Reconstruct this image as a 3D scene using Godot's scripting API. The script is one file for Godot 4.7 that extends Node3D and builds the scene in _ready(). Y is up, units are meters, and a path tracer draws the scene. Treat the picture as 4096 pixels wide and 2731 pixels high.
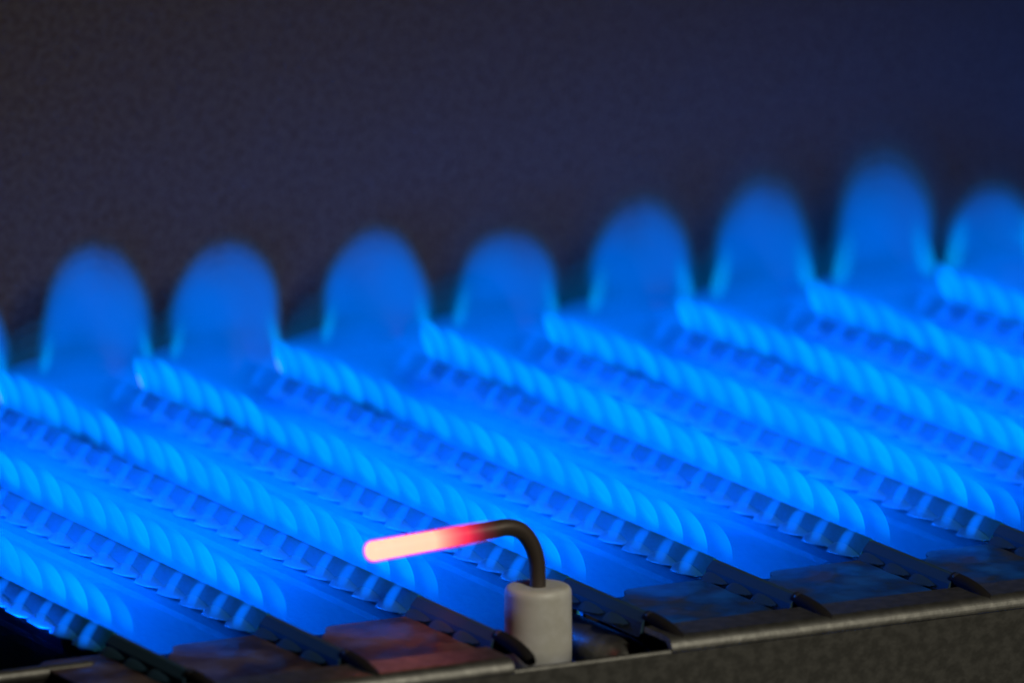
extends Node3D

const MM := 0.001
const SPACING := 30.0
const FAR_END := -208.6
const PITCH := 9.2
const FIRST_BAR := -2
const LAST_BAR := 8

var rng := RandomNumberGenerator.new()
var M := {}
var used := {}


func _ready() -> void:
	rng.seed = 20240611
	# camera
	var cam := Camera3D.new()
	cam.name = "camera"
	var lens := CameraAttributesPhysical.new()
	lens.frustum_focal_length = 361.4
	lens.frustum_focus_distance = 1.855
	lens.frustum_near = 0.05
	lens.frustum_far = 20.0
	lens.exposure_aperture = 18.0
	cam.attributes = lens
	cam.keep_aspect = Camera3D.KEEP_HEIGHT
	cam.fov = 3.8043
	add_child(cam)
	var yaw := deg_to_rad(27.791)
	var pitch := deg_to_rad(-12.182)
	cam.position = Vector3(-812.85, 429.17, 1546.64) * MM
	var fw := Vector3(sin(yaw) * cos(pitch), sin(pitch), -cos(yaw) * cos(pitch))
	cam.look_at_from_position(cam.position, cam.position + fw, Vector3.UP)
	cam.current = true
	cam.near = 0.05
	cam.far = 20.0
	# environment: the dark inside of an appliance
	var we := WorldEnvironment.new()
	we.name = "environment"
	var env := Environment.new()
	env.background_mode = Environment.BG_COLOR
	env.background_color = Color.BLACK
	env.tonemap_mode = Environment.TONE_MAPPER_LINEAR
	env.tonemap_exposure = 1.0
	env.sdfgi_enabled = true
	env.ssao_enabled = true
	env.ssil_enabled = true
	we.environment = env
	add_child(we)
	# dim warm room lamp in front of the open burner door
	var lamp := SpotLight3D.new()
	lamp.name = "room_lamp"
	lamp.light_size = 0.09
	lamp.spot_angle = 9.8
	lamp.spot_angle_attenuation = 1.0
	lamp.spot_range = 6.0
	lamp.spot_attenuation = 2.0
	lamp.light_color = Color(1.0, 0.965, 0.87)
	lamp.light_energy = 1.9
	lamp.shadow_enabled = true
	add_child(lamp)
	lamp.look_at_from_position(Vector3(0.24, 1.02, 1.4), Vector3(0.045, -0.02, -0.06), Vector3.UP)

	make_materials()
	make_setting()
	make_support_plate()
	make_rail()
	make_bars()
	make_sensor()
	make_row_flames()
	make_dome_flames()


# ---------------------------------------------------------------- helpers
func numbered(called: String) -> String:
	var n: int = used.get(called, 0)
	used[called] = n + 1
	return called if n == 0 else "%s_%03d" % [called, n]


func thing(called: String, label: String, category: String, at := Vector3.ZERO, group := "") -> Node3D:
	var o := Node3D.new()
	o.name = numbered(called)
	add_child(o)
	o.position = at * MM
	o.set_meta("label", label)
	o.set_meta("category", category)
	if group != "":
		o.set_meta("group", group)
	return o


func part(called: String, mesh: Mesh, mat: Material, parent: Node, at := Vector3.ZERO) -> MeshInstance3D:
	var m := MeshInstance3D.new()
	m.name = called
	m.mesh = mesh
	m.material_override = mat
	m.position = at * MM
	parent.add_child(m, true)
	if parent != self:
		var n := 0
		var base := called
		while m.name != base and n < 400:
			n += 1
			base = "%s_%03d" % [called, n]
			if not parent.has_node(NodePath(base)):
				m.name = base
				break
	return m


## A grid of points pos(u, v) in mm; closed_u joins the last column to the first.
func grid(nu: int, nv: int, closed_u: bool, pos: Callable, col = null, uv := false, smooth := true) -> ArrayMesh:
	var st := SurfaceTool.new()
	st.begin(Mesh.PRIMITIVE_TRIANGLES)
	var cols := nu if closed_u else nu + 1
	for j in nv + 1:
		for i in cols:
			var u := float(i) / nu
			var v := float(j) / nv
			if col != null:
				st.set_color(col.call(u, v))
			if uv:
				st.set_uv(Vector2(u, v))
			st.set_smooth_group(0 if smooth else -1)
			var p: Vector3 = pos.call(u, v)
			st.add_vertex(p * MM)
	for j in nv:
		for i in nu:
			var a := j * cols + i
			var b := j * cols + (i + 1) % cols
			var c := a + cols
			var d := b + cols
			for k in [a, c, b, b, c, d]:
				st.add_index(k)
	st.generate_normals()
	return st.commit()


## Profile points (p.x, p.y) swept along the third axis; axis "z": x,y profile, axis "x": z,y profile.
func extrude(profile: Array, a: float, b: float, axis := "z") -> ArrayMesh:
	var st := SurfaceTool.new()
	st.begin(Mesh.PRIMITIVE_TRIANGLES)
	st.set_smooth_group(-1)
	var put := func(p: Vector2, t: float) -> void:
		st.add_vertex((Vector3(p.x, p.y, t) if axis == "z" else Vector3(t, p.y, p.x)) * MM)
	var n := profile.size()
	for i in n:
		var p: Vector2 = profile[i]
		var q: Vector2 = profile[(i + 1) % n]
		put.call(p, a); put.call(q, a); put.call(q, b)
		put.call(p, a); put.call(q, b); put.call(p, b)
	var tri := Geometry2D.triangulate_polygon(PackedVector2Array(profile))
	for t in [a, b]:
		for k in tri:
			put.call(profile[k], t)
	st.generate_normals()
	return st.commit()


## A tube along points (mm) with a radius for each.
func tube(points: Array, radii: Array, sides := 16, capped := true) -> ArrayMesh:
	var n := points.size()
	var frames := []
	var ref := Vector3(0.123, 0.2, 1.0).normalized()
	for i in n:
		var a: Vector3 = points[maxi(i - 1, 0)]
		var b: Vector3 = points[mini(i + 1, n - 1)]
		var d := (b - a).normalized()
		var r := (ref - d * d.dot(ref)).normalized()
		frames.append([r, d.cross(r)])
		ref = r
	var rows := n
	return grid(sides, rows - 1, true, func(u, v):
		var i := int(round(v * (rows - 1)))
		var f: Array = frames[i]
		var ang: float = u * TAU
		return points[i] + (f[0] * cos(ang) + f[1] * sin(ang)) * radii[i]
	, null, true)


func lathe(profile: Array, sides := 40) -> ArrayMesh:
	return grid(sides, profile.size() - 1, true, func(u, v):
		var p: Vector2 = profile[int(round(v * (profile.size() - 1)))]
		return Vector3(cos(u * TAU) * p.x, p.y, sin(u * TAU) * p.x)
	, null, true)


func noise_tex(freq: float, ramp: Array, offsets: Array, sz := 512, octaves := 4, sd := 1, normal := false, strength := 4.0) -> NoiseTexture2D:
	var nz := FastNoiseLite.new()
	nz.seed = sd
	nz.frequency = freq
	nz.fractal_octaves = octaves
	var t := NoiseTexture2D.new()
	t.width = sz
	t.height = sz
	t.seamless = true
	t.noise = nz
	if normal:
		t.as_normal_map = true
		t.bump_strength = strength
	else:
		var g := Gradient.new()
		g.offsets = PackedFloat32Array(offsets)
		g.colors = PackedColorArray(ramp)
		t.color_ramp = g
	return t


func srgb(r: float, g: float, b: float) -> Color:
	return Color(r, g, b).linear_to_srgb()


func std(col: Color, rough: float, metal := 0.0) -> StandardMaterial3D:
	var m := StandardMaterial3D.new()
	m.albedo_color = col
	m.roughness = rough
	m.metallic = metal
	return m


func flame_material(times: float) -> StandardMaterial3D:
	var m := StandardMaterial3D.new()
	m.shading_mode = BaseMaterial3D.SHADING_MODE_UNSHADED
	m.transparency = BaseMaterial3D.TRANSPARENCY_ALPHA
	m.vertex_color_use_as_albedo = true
	m.albedo_color = srgb(times, times, times)
	m.cull_mode = BaseMaterial3D.CULL_DISABLED
	m.roughness = 1.0
	return m


func make_materials() -> void:
	# burner steel: drawn sheet with faint lengthwise scratches
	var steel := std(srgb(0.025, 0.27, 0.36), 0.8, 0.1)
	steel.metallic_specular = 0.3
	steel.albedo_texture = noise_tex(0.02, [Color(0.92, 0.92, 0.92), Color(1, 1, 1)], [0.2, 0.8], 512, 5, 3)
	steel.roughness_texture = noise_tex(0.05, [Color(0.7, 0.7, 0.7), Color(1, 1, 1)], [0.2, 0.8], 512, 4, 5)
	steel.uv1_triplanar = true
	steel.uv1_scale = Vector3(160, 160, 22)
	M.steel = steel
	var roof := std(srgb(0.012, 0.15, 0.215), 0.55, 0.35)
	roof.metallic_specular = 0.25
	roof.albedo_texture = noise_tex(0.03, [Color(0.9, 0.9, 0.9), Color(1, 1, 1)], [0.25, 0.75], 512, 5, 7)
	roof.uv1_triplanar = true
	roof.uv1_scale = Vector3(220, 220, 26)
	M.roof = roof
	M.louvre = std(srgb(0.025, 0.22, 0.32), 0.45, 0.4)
	M.scale = std(srgb(0.006, 0.034, 0.065), 0.75, 0.1)  # dark scaled end pieces; fading flame light is put into this colour too
	M.black = std(srgb(0.012, 0.011, 0.012), 0.85, 0.0)
	M.black.metallic_specular = 0.2
	var plate := std(srgb(0.2, 0.36, 0.5), 0.55, 0.1)  # blue flame light on the shelves is put into this colour
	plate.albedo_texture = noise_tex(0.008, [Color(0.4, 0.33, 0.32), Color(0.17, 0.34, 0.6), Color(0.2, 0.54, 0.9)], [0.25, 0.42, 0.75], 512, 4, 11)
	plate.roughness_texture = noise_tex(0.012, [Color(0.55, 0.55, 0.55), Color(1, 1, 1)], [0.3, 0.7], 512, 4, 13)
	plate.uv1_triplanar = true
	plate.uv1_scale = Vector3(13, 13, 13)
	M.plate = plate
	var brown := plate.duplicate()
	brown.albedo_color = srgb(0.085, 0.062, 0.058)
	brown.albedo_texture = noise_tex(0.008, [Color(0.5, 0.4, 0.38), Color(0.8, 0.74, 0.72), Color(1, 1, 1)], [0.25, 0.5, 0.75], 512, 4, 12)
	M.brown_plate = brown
	var rail := std(srgb(0.19, 0.19, 0.182), 0.45, 0.88)
	rail.albedo_texture = noise_tex(0.02, [Color(0.85, 0.85, 0.85), Color(1, 1, 1)], [0.3, 0.7], 512, 6, 17)
	rail.normal_enabled = true
	rail.normal_texture = noise_tex(0.06, [], [], 512, 3, 19, true, 5.0)
	rail.normal_scale = 0.06
	rail.uv1_triplanar = true
	rail.uv1_scale = Vector3(30, 30, 30)
	M.rail = rail
	var ceramic := std(srgb(0.46, 0.46, 0.445), 0.5)
	ceramic.albedo_texture = noise_tex(0.012, [Color(0.92, 0.91, 0.89), Color(1, 1, 1)], [0.3, 0.7], 256, 4, 23)
	ceramic.uv1_triplanar = true
	ceramic.uv1_scale = Vector3(40, 40, 40)
	M.ceramic = ceramic
	# fibre board at the back of the chamber
	var wall := std(srgb(0.06, 0.049, 0.04), 0.95)
	wall.albedo_texture = noise_tex(0.05, [Color(0.68, 0.55, 0.46), Color(0.9, 0.88, 0.91), Color(1, 1, 1)], [0.22, 0.5, 0.8], 1024, 4, 29)
	wall.normal_enabled = true
	wall.normal_texture = noise_tex(0.04, [], [], 1024, 3, 31, true, 8.0)
	wall.normal_scale = 0.35
	wall.uv1_triplanar = true
	wall.uv1_scale = Vector3(13, 13, 13)
	M.wall = wall
	# rod: hot at one end, the glow dying away towards the bend (v = 0 at the ceramic, 1 at the tip)
	var rod := std(srgb(0.055, 0.042, 0.036), 0.5, 0.4)
	var g := Gradient.new()
	g.offsets = PackedFloat32Array([0.0, 0.38, 0.45, 0.51, 0.56, 0.62, 0.69, 1.0])
	var hot := func(r, gg, b): return srgb(r / 4.0, gg / 4.0, b / 4.0)
	g.colors = PackedColorArray([Color.BLACK, Color.BLACK, hot.call(0.06, 0.004, 0.006), hot.call(0.4, 0.012, 0.02), hot.call(1.2, 0.05, 0.06), hot.call(2.4, 0.3, 0.2), hot.call(3.6, 0.95, 0.55), hot.call(3.8, 1.02, 0.62)])
	var gt := GradientTexture2D.new()
	gt.gradient = g
	gt.width = 8
	gt.height = 512
	gt.fill_from = Vector2(0, 0)
	gt.fill_to = Vector2(0, 1)
	rod.emission_enabled = true
	rod.emission = Color.WHITE
	rod.emission_operator = BaseMaterial3D.EMISSION_OP_MULTIPLY
	rod.emission_texture = gt
	rod.emission_energy_multiplier = 4.0
	rod.texture_repeat = false
	M.rod = rod
	M.flame = flame_material(2.2)
	M.rim_shell = flame_material(1.6)
	M.dome = flame_material(1.08)
	var low := flame_material(1.0)
	low.vertex_color_use_as_albedo = false
	low.albedo_color = Color(srgb(0.0, 0.17, 1.1), 0.13)
	M.low = low
	var veil := flame_material(1.0)
	veil.vertex_color_use_as_albedo = false
	veil.albedo_color = Color(srgb(0.0, 0.08, 0.26), 0.07)
	M.veil = veil
	var haze := flame_material(1.0)
	haze.vertex_color_use_as_albedo = false
	haze.albedo_color = Color(srgb(0.0, 0.085, 0.62), 0.055)
	M.haze = haze
	M.glint = flame_material(2.0)


# ---------------------------------------------------------------- setting
func bar_x(i: int) -> float:
	return SPACING * i + (2.53 if i == 3 else 0.0)


func struct(called: String, mesh: Mesh, mat: Material, at := Vector3.ZERO) -> MeshInstance3D:
	var o := part(called, mesh, mat, self, at)
	o.set_meta("kind", "structure")
	return o


func box(sz: Vector3) -> BoxMesh:
	var b := BoxMesh.new()
	b.size = sz * MM
	return b


func make_setting() -> void:
	var w := struct("back_wall", box(Vector3(900, 420, 12)), M.wall, Vector3(180, 120, -240))
	w.set_meta("label", "dark mottled fibre board wall behind the flames")
	var f := struct("chamber_floor", box(Vector3(900, 4, 290)), M.black, Vector3(180, -48, -90))
	f.set_meta("label", "dark floor of the burner chamber below the bars")


func make_support_plate() -> void:
	var t := thing("support_plate", "dark steel shelf plates with rounded corners between the front ends of the burner bars", "burner plate", Vector3(0, -34, -15))
	for i in range(FIRST_BAR, LAST_BAR + 1):
		if i == 1:
			continue
		var x0 := bar_x(i - 1) + 9.6 if i > FIRST_BAR else bar_x(i) - 16.0
		var x1 := bar_x(i) - 3.05
		# plan outline in (x, z)
		var front := bar_x(i - 1) + 2.6 if i > FIRST_BAR else x0
		var pts := [Vector2(front, 16.5), Vector2(lerpf(front, x0, 0.15), 0.0), Vector2(lerpf(front, x0, 0.55), -8.0)]
		for k in 7:
			var a := PI + k * PI / 12.0
			pts.append(Vector2(x0 + 3.0 + 3.0 * cos(a), -12.0 + 3.0 * sin(a)))
		pts.append_array([Vector2(x1, -15.0), Vector2(x1, 16.5)])
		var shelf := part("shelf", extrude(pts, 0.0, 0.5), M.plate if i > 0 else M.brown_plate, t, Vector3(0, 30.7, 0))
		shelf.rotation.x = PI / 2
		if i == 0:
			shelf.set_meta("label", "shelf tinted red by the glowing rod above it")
	part("sensor_mount", box(Vector3(24, 1, 26)), M.plate, t, Vector3(15.4, 20.5, 2.0))
	for i in range(FIRST_BAR, LAST_BAR + 1):
		var tall := 22.0 if i == 1 else 29.2
		part("upright", box(Vector3(24.5, tall, 1)), M.black, t, Vector3(bar_x(i) - 15.0, tall / 2.0, -15))  # raised to block blue light leaking into the trough
	part("trough", box(Vector3(390, 1, 34)), M.black, t, Vector3(105, 17, 3))


func make_rail() -> void:
	var t := thing("front_rail", "grey sheet steel rail with a folded pale upper edge running across the front", "rail", Vector3(0, -48, 13))
	# profile in (z, y) relative to the fold
	var top := 46.4
	# a flat ledge behind a rounded fold
	var flange := func(back: float) -> Array:
		var p := [Vector2(back, top - 1.0), Vector2(back, top), Vector2(-2.5, top)]
		for k in range(1, 11):
			var a := k * PI / 20.0
			p.append(Vector2(-2.5 + 2.4 * sin(a), top - 2.4 + 2.4 * cos(a)))
		p.append_array([Vector2(-1.2, top - 2.4), Vector2(-2.5, top - 1.0)])
		return p
	var left_flange := part("flange", extrude(flange.call(-10.5), -140.0, -4.0, "x"), M.rail, t)
	left_flange.set_meta("label", "wide folded edge left of the white insulator")
	part("flange", extrude(flange.call(-10.5), 27.3, 340.0, "x"), M.rail, t)
	part("front_panel", extrude([Vector2(-1.2, 0), Vector2(-1.2, top - 2.6), Vector2(-0.12, top - 2.6), Vector2(-0.12, 0)], -140.0, 340.0, "x"), M.rail, t)
	part("notch_edge", extrude([Vector2(-1.2, top - 2.55), Vector2(-1.1, top - 2.15), Vector2(-0.75, top - 1.95), Vector2(-0.4, top - 2.1), Vector2(-0.18, top - 2.4), Vector2(-0.14, top - 2.55)], -3.9, 27.2, "x"), M.rail, t)
	var s := thing("side_bracket", "dark round-ended metal strip at the lower left corner", "bracket", Vector3(-68, -34, -25))
	var pts := []
	var rad := []
	for k in 9:
		var a := k * PI / 16.0
		pts.append(Vector3(1.3 - 1.3 * (1.0 - sin(a)), 30.0, 0))
		rad.append(1.35 * cos(a) + 0.001)
	pts.reverse()
	rad.reverse()
	pts.append(Vector3(-60, 30.0, 0))
	rad.append(1.35)
	part("strip", tube(pts, rad, 16), M.rail, s)
	part("web", box(Vector3(60, 29, 1)), M.black, s, Vector3(-30.5, 14.3, 0))


# ---------------------------------------------------------------- burner bars
func louvre_mesh(sd: int) -> ArrayMesh:
	var r := RandomNumberGenerator.new()
	r.seed = sd
	var bulge := r.randf_range(0.75, 0.95)
	return grid(20, 7, false, func(u, v):
		# u from the far end to the near end, v from the folded-in lip up to the roof
		var z: float = lerpf(-5.6, 5.2, u)
		var swell: float = pow(sin(PI * pow(u, 0.55)), 0.9)
		var vv: float = clampf((v - 0.14) / 0.86, 0.0, 1.0)
		var y: float = -3.75 + lerpf(0.25, 1.75, swell) * vv - 0.3 * swell * (1.0 - vv) + 0.75 * u * u
		var on_roof: float = -0.5 - (-y) * 2.5 / 3.5
		var out: float = bulge * swell * sqrt(maxf(1.0 - vv * vv, 0.0)) + 0.05
		if v < 0.1:
			out -= 0.35 * swell
			y += 0.12
		return Vector3(on_roof - out * 0.85, y + out * 0.1, z)
	)


func make_bars() -> void:
	var H := 34.0
	var head_pts := [Vector2(-0.3, H - 0.05), Vector2(-0.1, H + 0.08), Vector2(0.15, H + 0.05), Vector2(0.4, H - 0.15), Vector2(3.0, H - 3.5), Vector2(2.9, H - 4.0), Vector2(-2.9, H - 4.0), Vector2(-3.0, H - 3.5)]
	var head := extrude(head_pts, FAR_END - 13.0, -31.0)
	var sleeve := extrude([Vector2(-0.5, H - 0.25), Vector2(0.5, H - 0.25), Vector2(1.7, H - 1.6), Vector2(2.4, H - 4.2), Vector2(-2.4, H - 4.2), Vector2(-1.7, H - 1.6)], -31.0, 0.0)
	var half := [Vector2(2.5, H - 4.0), Vector2(2.15, H - 6.4), Vector2(2.3, H - 6.8), Vector2(2.55, H - 7.4), Vector2(2.7, H - 9.0), Vector2(3.1, 0)]
	var prof := []
	for p in half:
		prof.append(p)
	for k in range(half.size() - 1, -1, -1):
		prof.append(Vector2(-half[k].x, half[k].y))
	var wall := extrude(prof, FAR_END - 12.6, -31.0)
	var louvres := []
	for k in 4:
		louvres.append(louvre_mesh(k + 1))
	var rivet := lathe([Vector2(0.001, 0.35), Vector2(0.25, 0.32), Vector2(0.45, 0.18), Vector2(0.5, 0.0)], 10)
	var leg_pts := []
	var leg_r := []
	for k in 11:
		var s := k / 10.0
		leg_pts.append(Vector3(0, H - 1.0 - 1.9 * pow(s, 2.6), -1.0 + 12.6 * s))
		leg_r.append(1.25 if k < 10 else 0.9)
	var leg := tube(leg_pts, leg_r, 12)
	var nub := SphereMesh.new()
	nub.radius = 0.9 * MM
	nub.height = 1.6 * MM
	nub.radial_segments = 12
	nub.rings = 6
	var cap := extrude([Vector2(0.4, H - 3.6), Vector2(0.4, H - 0.3), Vector2(1.0, H - 0.2), Vector2(2.9, H - 2.6), Vector2(2.9, H - 3.8)], 0.0, 2.4)
	var places := [
		"outermost burner bar in the lower left corner, its outer side in darkness",
		"second burner bar from the left, ending left of the reddish shelf",
		"third burner bar from the left, ending beside the white insulator",
		"fourth burner bar from the left, passing just behind the sensor rod's bend",
		"fifth burner bar from the left, its foot mid way along the rail",
		"sixth burner bar from the left, with the rightmost foot on the rail",
		"seventh burner bar from the left, cut by the right edge above the rail",
		"eighth burner bar from the left, cut by the right edge at mid height",
		"ninth burner bar from the left, blurred, near the right edge",
		"tenth burner bar from the left, only its blurred far end in view",
		"last burner bar on the right, beyond the picture edge",
	]
	for i in range(FIRST_BAR, LAST_BAR + 1):
		var b := thing("burner_bar", "folded steel " + places[i - FIRST_BAR], "burner bar", Vector3(bar_x(i), -H, 0), "steel burner bars side by side")
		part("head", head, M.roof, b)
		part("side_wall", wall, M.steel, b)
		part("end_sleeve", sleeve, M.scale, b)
		part("leg", leg, M.black, b)
		part("end_cap", cap, M.black, b)
		part("nub", nub, M.rail, b, Vector3(-0.2, H - 0.5, 0.2))
		for k in 23:
			var z := -8.4 - PITCH * k
			if z < FAR_END + 1.0:
				continue
			var l := part("louvre", louvres[rng.randi() % 4], M.louvre if z < -32.0 else M.scale, b, Vector3(0, H, z))  # unlit front louvres get the darker material in place of shade
			if z > -30.0:
				l.scale = Vector3(0.85, 0.9, 0.8)
				l.position.y += -0.1 * MM
			l.rotation.y = rng.randf_range(-0.012, 0.012)
		for k in 4:
			var rv := part("rivet", rivet, M.louvre, b, Vector3(-1.85, H - 5.3, -52.0 - 46.0 * k))
			rv.rotation.z = PI / 2
		if i == 1:
			part("gas_inlet", tube([Vector3(-2, 24.2, -30), Vector3(-2, 24.4, -29.5), Vector3(-2, 24.4, -6), Vector3(-2, 24.2, -3), Vector3(-2, 24.0, -1.6), Vector3(-2, 23.9, -1.3)], [4.0, 4.0, 4.2, 4.0, 2.6, 0.01], 24), M.rail, b)


# ---------------------------------------------------------------- flame sensor
func make_sensor() -> void:
	var base := Vector3(17.0, -11.0, -18.0)
	var t := thing("flame_sensor", "bent metal rod glowing cream and red at its tip, standing in a white ceramic insulator", "flame sensor", base)
	var hh := 13.3
	var prof := [Vector2(0.01, -2.0), Vector2(6.0, -2.0), Vector2(6.05, 3.0), Vector2(6.0, 7.0), Vector2(5.98, 11.9), Vector2(5.9, 12.6), Vector2(5.65, 13.05), Vector2(5.25, hh), Vector2(3.2, hh + 0.02), Vector2(1.6, hh - 0.1), Vector2(0.01, hh - 0.1)]
	part("ceramic_insulator", lathe(prof, 56), M.ceramic, t, Vector3(0, 0.3, 0))
	# rod centre line, in mm from the base
	var c := Curve3D.new()
	c.bake_interval = 0.35
	c.add_point(Vector3(0, 12.6, 0))
	c.add_point(Vector3(-0.2, 17.6, 0), Vector3(0.1, -1.6, 0), Vector3(-0.15, 2.1, 0))
	c.add_point(Vector3(-3.4, 23.9, 0), Vector3(1.7, -1.3, 0), Vector3(-1.5, 0.95, 0))
	c.add_point(Vector3(-8.2, 24.8, 0), Vector3(1.8, 0.25, 0), Vector3(-2, -0.15, 0))
	c.add_point(Vector3(-32.8, 23.5, 0), Vector3(4, 0.25, 0))
	var baked := c.get_baked_points()
	var pts := []
	var rad := []
	var n := baked.size()
	for i in n:
		pts.append(baked[i])
		rad.append(lerpf(1.42, 1.72, float(i) / (n - 1)))
	var d: Vector3 = (baked[n - 1] - baked[n - 2]).normalized()
	var tip: Vector3 = baked[n - 1]
	for k in range(1, 9):
		var a := k * PI / 16.0
		pts.append(tip + d * 1.25 * sin(a))
		rad.append(maxf(1.72 * pow(cos(a), 0.75), 0.001))
	part("glowing_rod", tube(pts, rad, 28), M.rod, t)
	# added emissive shell, imitating the magenta camera rim round the hot end
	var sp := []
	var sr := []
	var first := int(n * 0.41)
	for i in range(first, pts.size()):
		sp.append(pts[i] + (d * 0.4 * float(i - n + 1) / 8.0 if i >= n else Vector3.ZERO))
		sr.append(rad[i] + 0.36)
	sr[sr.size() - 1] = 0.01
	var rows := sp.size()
	var rim_shell := grid(20, rows - 1, true, func(u, v):
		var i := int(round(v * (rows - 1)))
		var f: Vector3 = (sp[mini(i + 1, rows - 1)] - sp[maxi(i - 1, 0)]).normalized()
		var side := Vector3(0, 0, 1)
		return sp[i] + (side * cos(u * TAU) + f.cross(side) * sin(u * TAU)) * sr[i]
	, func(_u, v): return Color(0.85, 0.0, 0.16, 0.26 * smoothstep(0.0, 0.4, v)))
	part("rim_glow", rim_shell, M.rim_shell, t)
	var l := AreaLight3D.new()
	l.name = "rod_light"
	l.area_size = Vector2(0.016, 0.003)
	l.light_color = Color(1.0, 0.32, 0.2)
	l.light_energy = 0.00017
	l.area_range = 1.0
	l.shadow_enabled = true
	add_child(l)
	l.look_at_from_position((base + Vector3(-24, 21.6, 0)) * MM, (base + Vector3(-40, 0, -18)) * MM, Vector3.BACK)


# ---------------------------------------------------------------- flames
## A flat tongue of burning gas: centre line centre(v), half widths hz(v) along the bar and hx(v) across it.
func tongue(centre: Callable, hz: Callable, hx: Callable, tint: Callable, nu := 14, nv := 12) -> ArrayMesh:
	return grid(nu, nv, true, func(u, v):
		var a: float = u * TAU
		return centre.call(v) + Vector3(sin(a) * hx.call(v), 0, cos(a) * hz.call(v))
	, func(u, v): return tint.call(cos(u * TAU), v))


func strand_mesh(sd: int, strong: float) -> ArrayMesh:
	var r := RandomNumberGenerator.new()
	r.seed = sd
	var lean := r.randf_range(11.0, 13.5)
	var tall := r.randf_range(7.4, 8.4)
	var wide := r.randf_range(3.1, 3.7)
	return tongue(
		func(v): return Vector3(2.3 + 1.0 * v, -2.6 + tall * sin(v * PI / 2), 5.0 - lean * pow(v, 1.55)),
		func(v): return wide * (0.22 + 0.78 * sin(PI * pow(v, 0.8) * 0.9 + 0.1)) * sqrt(maxf(1.0 - pow(v, 5.0), 0.0)) + 0.02,
		func(v): return 1.1 * (0.4 + 0.6 * sin(PI * v)) * sqrt(maxf(1.0 - pow(v, 5.0), 0.0)) + 0.02,
		func(c, v):
			var side: float = pow(smoothstep(-1.0, 0.95, c), 1.8)
			var along: float = smoothstep(0.1, 0.42, v) * (1.0 - smoothstep(0.55, 1.0, v))
			return Color(0.0, 0.15 + 0.11 * side, 1.0, minf(strong * along * (0.03 + 0.6 * side), 0.85)), 18, 18)


func root_mesh(sd: int) -> ArrayMesh:
	var r := RandomNumberGenerator.new()
	r.seed = sd
	var w := r.randf_range(1.6, 2.1)
	var strong := r.randf_range(0.22, 0.33)
	return tongue(
		func(v): return Vector3(lerpf(-4.2, -0.7, v) - 0.5 * sin(v * PI), lerpf(-3.5, 1.2, v), lerpf(0.3, -0.6, v)),
		func(v): return w * (0.8 + 0.3 * sin(v * PI)),
		func(v): return 0.5,
		func(c, v):
			var k: float = pow(1.0 - c * c, 1.6)
			return Color(0.0, 0.135, 0.9, strong * k * smoothstep(0.0, 0.35, v) * (1.0 - 0.7 * smoothstep(0.75, 1.0, v))), 20, 9)


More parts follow.
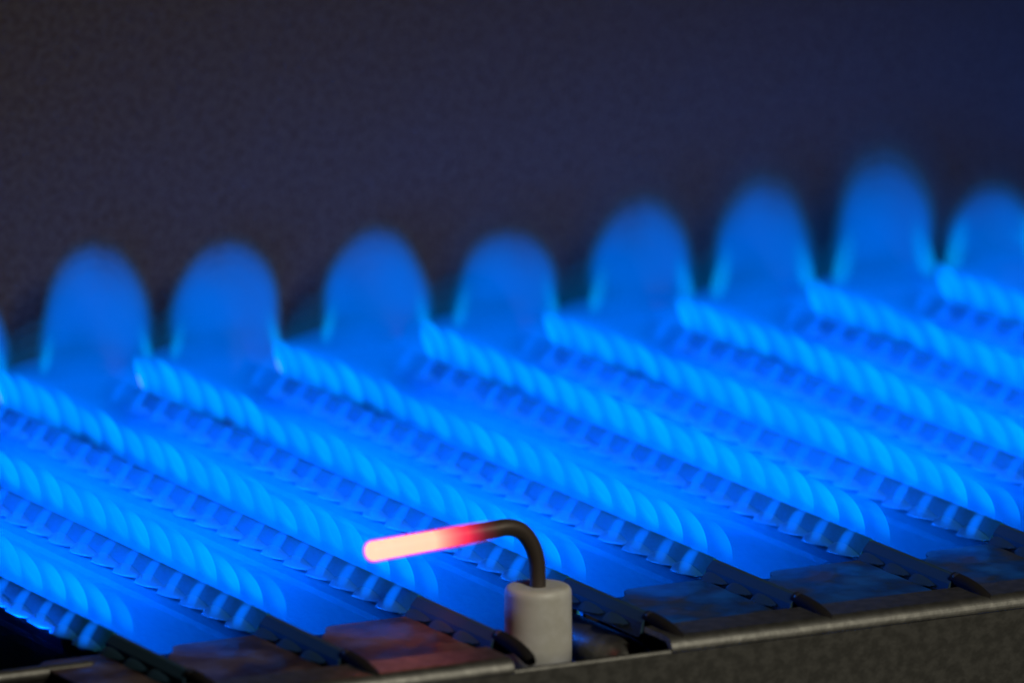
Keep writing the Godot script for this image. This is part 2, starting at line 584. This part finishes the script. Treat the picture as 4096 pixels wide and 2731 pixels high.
func make_row_flames() -> void:
	var strands := []
	var roots := []
	for k in 5:
		strands.append(strand_mesh(100 + k, 0.62 + 0.09 * k))
		roots.append(root_mesh(200 + k))
	var haze_ball := SphereMesh.new()
	haze_ball.radius = 1.0 * MM
	haze_ball.height = 2.0 * MM
	haze_ball.radial_segments = 24
	haze_ball.rings = 12
	var weak := strand_mesh(150, 0.3)
	var soft_strand := strand_mesh(151, 0.6)
	var mid_strand := strand_mesh(152, 0.85)
	var end_tongue := tongue(
		func(v): return Vector3(-0.4 + 1.2 * v, -0.2 + 6.4 * v, 4.0 - 8.0 * v),
		func(v): return 1.3 * sin(PI * clampf(0.1 + 0.9 * v, 0.0, 0.99)) + 0.03,
		func(v): return 0.7 * sin(PI * clampf(0.1 + 0.9 * v, 0.0, 0.99)) + 0.03,
		func(_c, v): return Color(0.0, 0.21, 1.0, 0.62 * (1.0 - smoothstep(0.5, 1.0, v)) * smoothstep(0.0, 0.3, v)), 14, 12)
	var glow_sheet := func(rx: float, ry: float, y: float, a: float) -> ArrayMesh:
		return grid(16, 24, true, func(u, v):
			var w: float = u * TAU
			return Vector3(3.2 + rx * cos(w), y + ry * sin(w), lerpf(-34.0, FAR_END - 4.0, v))
		, func(u, v):
			var ends: float = smoothstep(0.0, 0.16, v) * smoothstep(1.0, 0.97, v)
			return Color(0.0, 0.125, 0.8, a * ends * (0.5 + 0.5 * cos(2.0 * u * TAU))))
	var root_glow := grid(12, 24, true, func(u, v):
		var w: float = u * TAU
		return Vector3(-3.1 + 0.5 * cos(w) + 0.75 * sin(w), -1.4 + 2.2 * sin(w), lerpf(-34.0, FAR_END - 2.0, v))
	, func(u, v):
		return Color(0.0, 0.12, 0.8, 0.035 * smoothstep(0.0, 0.16, v) * smoothstep(1.0, 0.97, v) * (0.5 + 0.5 * cos(2.0 * u * TAU))))
	var glows := [glow_sheet.call(1.3, 2.6, 2.7, 0.26), glow_sheet.call(2.2, 4.2, 2.6, 0.15), glow_sheet.call(3.0, 5.6, 2.4, 0.06)]
	var glint := tongue(
		func(v): return Vector3(-0.6 + 0.1 * v, 0.6 + 2.4 * v, 2.4 - 2.2 * v),
		func(v): return 0.2 * sin(PI * clampf(v, 0.02, 0.98)),
		func(v): return 0.15 * sin(PI * clampf(v, 0.02, 0.98)),
		func(_c, _v): return Color(0.3, 0.42, 0.6, 0.8), 8, 8)
	var where := [
		"blue flame row in the lower left corner, its roots bare against black",
		"blue flame row leaving the left edge low, next above the corner row",
		"blue flame row starting with a white overexposed glint on the left edge",
		"blue flame row under the first broad arch, passing behind the glowing rod tip",
		"blue flame row with a white overexposed glint, its tip right of the second arch",
		"blue flame row starting at the foot of the third arched flame",
		"blue flame row starting at the foot of the fourth, lowest arched flame",
		"blue flame row starting at the foot of the fifth arched flame",
		"blurred blue flame row starting at the foot of the sixth arched flame",
		"short blurred blue flame row at the foot of the tallest arched flame",
		"blue flame row beyond the right edge, below the leaning flame",
	]
	for i in range(FIRST_BAR, LAST_BAR + 1):
		var t := thing("flame_row", where[i - FIRST_BAR], "flame", Vector3(bar_x(i), 0, 0), "rows of gas flames along the burner bars")
		var z := -36.0
		var k := 0
		part("flame_glow", root_glow, M.flame, t)
		for g in glows:
			part("flame_glow", g, M.flame, t)
		while z > FAR_END - 3.5:
			var s := part("flame_tongue", strands[rng.randi() % 5] if k > 2 else ([weak, soft_strand, mid_strand][k]), M.flame, t, Vector3(0, 0, z + rng.randf_range(-0.4, 0.4)))
			s.scale = Vector3(1, rng.randf_range(0.88, 1.12), 1)
			s.cast_shadow = GeometryInstance3D.SHADOW_CASTING_SETTING_OFF
			var q := part("flame_root", roots[rng.randi() % 5], M.flame, t, Vector3(0, 0, z + rng.randf_range(-0.25, 0.25)))
			q.cast_shadow = GeometryInstance3D.SHADOW_CASTING_SETTING_OFF
			z -= PITCH
			k += 1
		for q in [1.0, 0.88, 0.76, 0.64, 0.52]:
			var hm := part("glow_haze", haze_ball, M.haze, t, Vector3(14.5, -4.6, -50.0))  # glowing shells imitate blue light spilling over the front metal
			hm.scale = Vector3(11.5 * q, 5.4 * q, 33.0 * q)
		part("end_flame", end_tongue, M.flame, t, Vector3(0, 0, FAR_END + 1.0))
		if i >= 0 and i <= 2:
			part("flame_glint", glint, M.glint, t, Vector3(0, 0, FAR_END + 1.0))  # overexposed bit of the flame, drawn as a white piece
		var l := AreaLight3D.new()
		l.name = "flame_row_light_%03d" % (i - FIRST_BAR)
		l.area_size = Vector2(0.136, 0.006)
		l.light_color = srgb(0.0, 0.14, 1.0)
		l.light_energy = 0.018
		l.area_range = 1.0
		l.shadow_enabled = true
		add_child(l)
		var at := Vector3(bar_x(i) + 4.6, 4.6, -137.0) * MM
		l.look_at_from_position(at, at + Vector3(1.0, -0.8, 0), Vector3.UP)
	# the roots on the outer side of the first row light that bar's outer slope
	var o := AreaLight3D.new()
	o.name = "flame_root_light"
	o.area_size = Vector2(0.15, 0.002)
	o.light_color = srgb(0.0, 0.13, 1.0)
	o.light_energy = 0.004
	o.area_range = 1.0
	o.shadow_enabled = true
	add_child(o)
	var p := Vector3(bar_x(FIRST_BAR) - 4.6, -3.3, -124.0) * MM
	o.look_at_from_position(p, p + Vector3(0.4, 1.0, 0), Vector3.UP)


var wobble := 0.0


func dome_mesh(w: float, h: float, d: float, lean: float, a: float, g: float, b: float, sc: float) -> ArrayMesh:
	var wo := wobble
	return grid(36, 22, true, func(u, v):
		var ang: float = u * TAU
		var q: float = sqrt(maxf(1.0 - pow(v, 2.5), 0.0)) * (1.0 + 0.03 * sin(PI * v) + 0.05 * v * sin(4.0 * v + 2.0 * ang + wo) + 0.03 * sin(7.0 * v + wo * 1.7 + ang))
		return Vector3(cos(ang) * w * sc * q + lean * v * v, h * v * (0.5 + 0.5 * sc) + (1.0 - sc) * 2.0, sin(ang) * d * sc * q)
	, func(u, v):
		var edge: float = absf(cos(u * TAU))
		var low: float = smoothstep(0.0, 0.34, v)
		var fade: float = 1.0 - 0.55 * smoothstep(0.45, 1.0, v)
		return Color(0.0, g, b, a * fade * (0.86 + 0.2 * sin(3.0 * u * TAU + 5.0 * v + wo)) * lerpf(low, 1.0, edge * edge * 0.6 * smoothstep(0.0, 0.08, v))))


func make_dome_flames() -> void:
	# [half width, height, lean, softness] for the flames at the far ends, left to right
	var spec := [[11.6, 21.5, 0.0, 0.0, 2.5], [11.8, 24.8, -0.3, 0.0, 3.6], [11.6, 22.8, 0.3, 0.0, 1.6], [11.6, 22.2, 0.2, 0.05, 2.1], [11.2, 18.8, 0.4, 0.2, 3.6], [11.2, 22.3, 0.0, 0.4, 4.2], [11.0, 23.6, 0.3, 0.6, 1.9], [10.8, 26.0, -0.4, 0.8, 0.0], [10.2, 17.5, -0.8, 0.7, -4.2]]
	var names := [
		"tall arched blue flame cut by the left edge of the picture",
		"tall arched blue flame first from the left edge, broad and rounded",
		"tall arched blue flame second from the left, beside the first broad one",
		"tall arched blue flame third from the left, above the glowing rod",
		"lowest of the arched blue flames, fourth from the left",
		"fifth arched blue flame from the left, with bright legs on both sides",
		"sixth arched blue flame from the left, pointed and blurred",
		"tallest arched blue flame, near the right edge",
		"arched blue flame leaning at the right edge of the picture",
	]
	for i in range(0, 9):
		var sp: Array = spec[i]
		wobble = 2.4 * i
		var t := thing("arched_flame", names[i], "flame", Vector3(bar_x(i) - 8.3 + sp[4], 2.4, -217.0), "arched flames at the far ends of the burner bars")
		var soft: float = sp[3]
		if soft > 0.15:  # added shells imitate the dim navy glow around softer arches
			part("halo_glow", dome_mesh(sp[0] * 1.45, sp[1] * 1.42, 9.0, sp[2], 0.06 * (0.6 + 0.4 * soft), 0.028, 0.13, 1.0), M.dome, t)
			part("halo_glow", dome_mesh(sp[0] * 1.25, sp[1] * 1.26, 8.2, sp[2], 0.07 * (0.6 + 0.4 * soft), 0.04, 0.2, 1.0), M.dome, t)
		part("outer_flame", dome_mesh(sp[0] * (1.07 + 0.06 * soft), sp[1] * (1.07 + 0.1 * soft), 7.5, sp[2], 0.13, 0.06, 0.2, 1.0), M.dome, t)
		part("outer_flame", dome_mesh(sp[0] * (1.02 + 0.03 * soft), sp[1] * (1.02 + 0.05 * soft), 7.2, sp[2], 0.18, 0.11, 0.5, 1.0), M.dome, t)
		part("middle_flame", dome_mesh(sp[0] * 0.95, sp[1] * (0.97 - 0.03 * soft), 6.8, sp[2], 0.23, 0.15, 0.95, 1.0), M.dome, t)
		part("middle_flame", dome_mesh(sp[0] * 0.88, sp[1] * (0.9 - 0.06 * soft), 6.4, sp[2], 0.23, 0.16, 1.0, 1.0), M.dome, t)
		part("inner_flame", dome_mesh(sp[0] * 0.8, sp[1] * (0.8 - 0.1 * soft), 6.0, sp[2], 0.18, 0.16, 1.0, 1.0), M.dome, t)
		part("inner_flame", dome_mesh(sp[0] * 0.7, sp[1] * (0.62 - 0.1 * soft), 5.5, sp[2], 0.12, 0.15, 1.0, 1.0), M.dome, t)
		for k in 5:
			var q := 1.25 - 0.19 * k
			var low := SphereMesh.new()
			low.radius = 1.0 * MM
			low.height = 2.0 * MM
			low.radial_segments = 20
			low.rings = 10
			var lm := part("low_glow", low, M.low, t, Vector3(-2.0 - sp[4], -3.2, 4.0))  # added blue glow filling the dark band under the arches
			lm.scale = Vector3(20.0 * (0.5 + 0.5 * q), 6.2 * q, 9.0 * q)
		for k in 3:
			var veil := SphereMesh.new()
			veil.radius = 1.0 * MM
			veil.height = 2.0 * MM
			veil.radial_segments = 20
			veil.rings = 10
			var vm := part("veil_glow", veil, M.veil, t, Vector3(-6.5 - sp[4], -2.0, 0.0))  # added teal glow in the dark gaps between arches
			vm.scale = Vector3(13.0, 13.5 - 2.6 * k, 5.0)
		if i == 8:
			var streak := tongue(
				func(v): return Vector3(lerpf(11.5, 0.0, v), -1.0 + 9.5 * sin(v * PI / 2), 3.0),
				func(v): return 1.2,
				func(v): return 1.6 * sin(PI * clampf(v, 0.03, 0.97)) + 0.1,
				func(_c, v): return Color(0.0, 0.27, 1.0, 0.4 * sin(PI * v)), 12, 14)
			part("flame_streak", streak, M.dome, t)
		for s in [-1.0, 1.0]:
			var tall: float = 10.5 + 4.5 * soft
			var w: float = sp[0]
			var thick: float = 1.3 + 1.3 * soft
			for q in [1.0, 0.6]:
				var leg := tongue(
					func(v): return Vector3(s * (w * 0.98 - (2.4 + 1.2 * soft) * v) + sp[2] * 0.3 * v, tall * v * (0.6 + 0.4 * q) - 0.5, 0.0),
					func(v): return 1.2 * q,
					func(v): return thick * q * (0.35 + 0.75 * sin(PI * pow(v, 0.8))) * (1.0 - 0.3 * v),
					func(_c, v): return Color(0.0, 0.33, 1.0, (0.3 + 0.3 * soft) * (1.0 - smoothstep(0.25, 1.0, v)) * smoothstep(0.0, 0.3, v)), 12, 12)
				part("flame_leg", leg, M.dome, t)
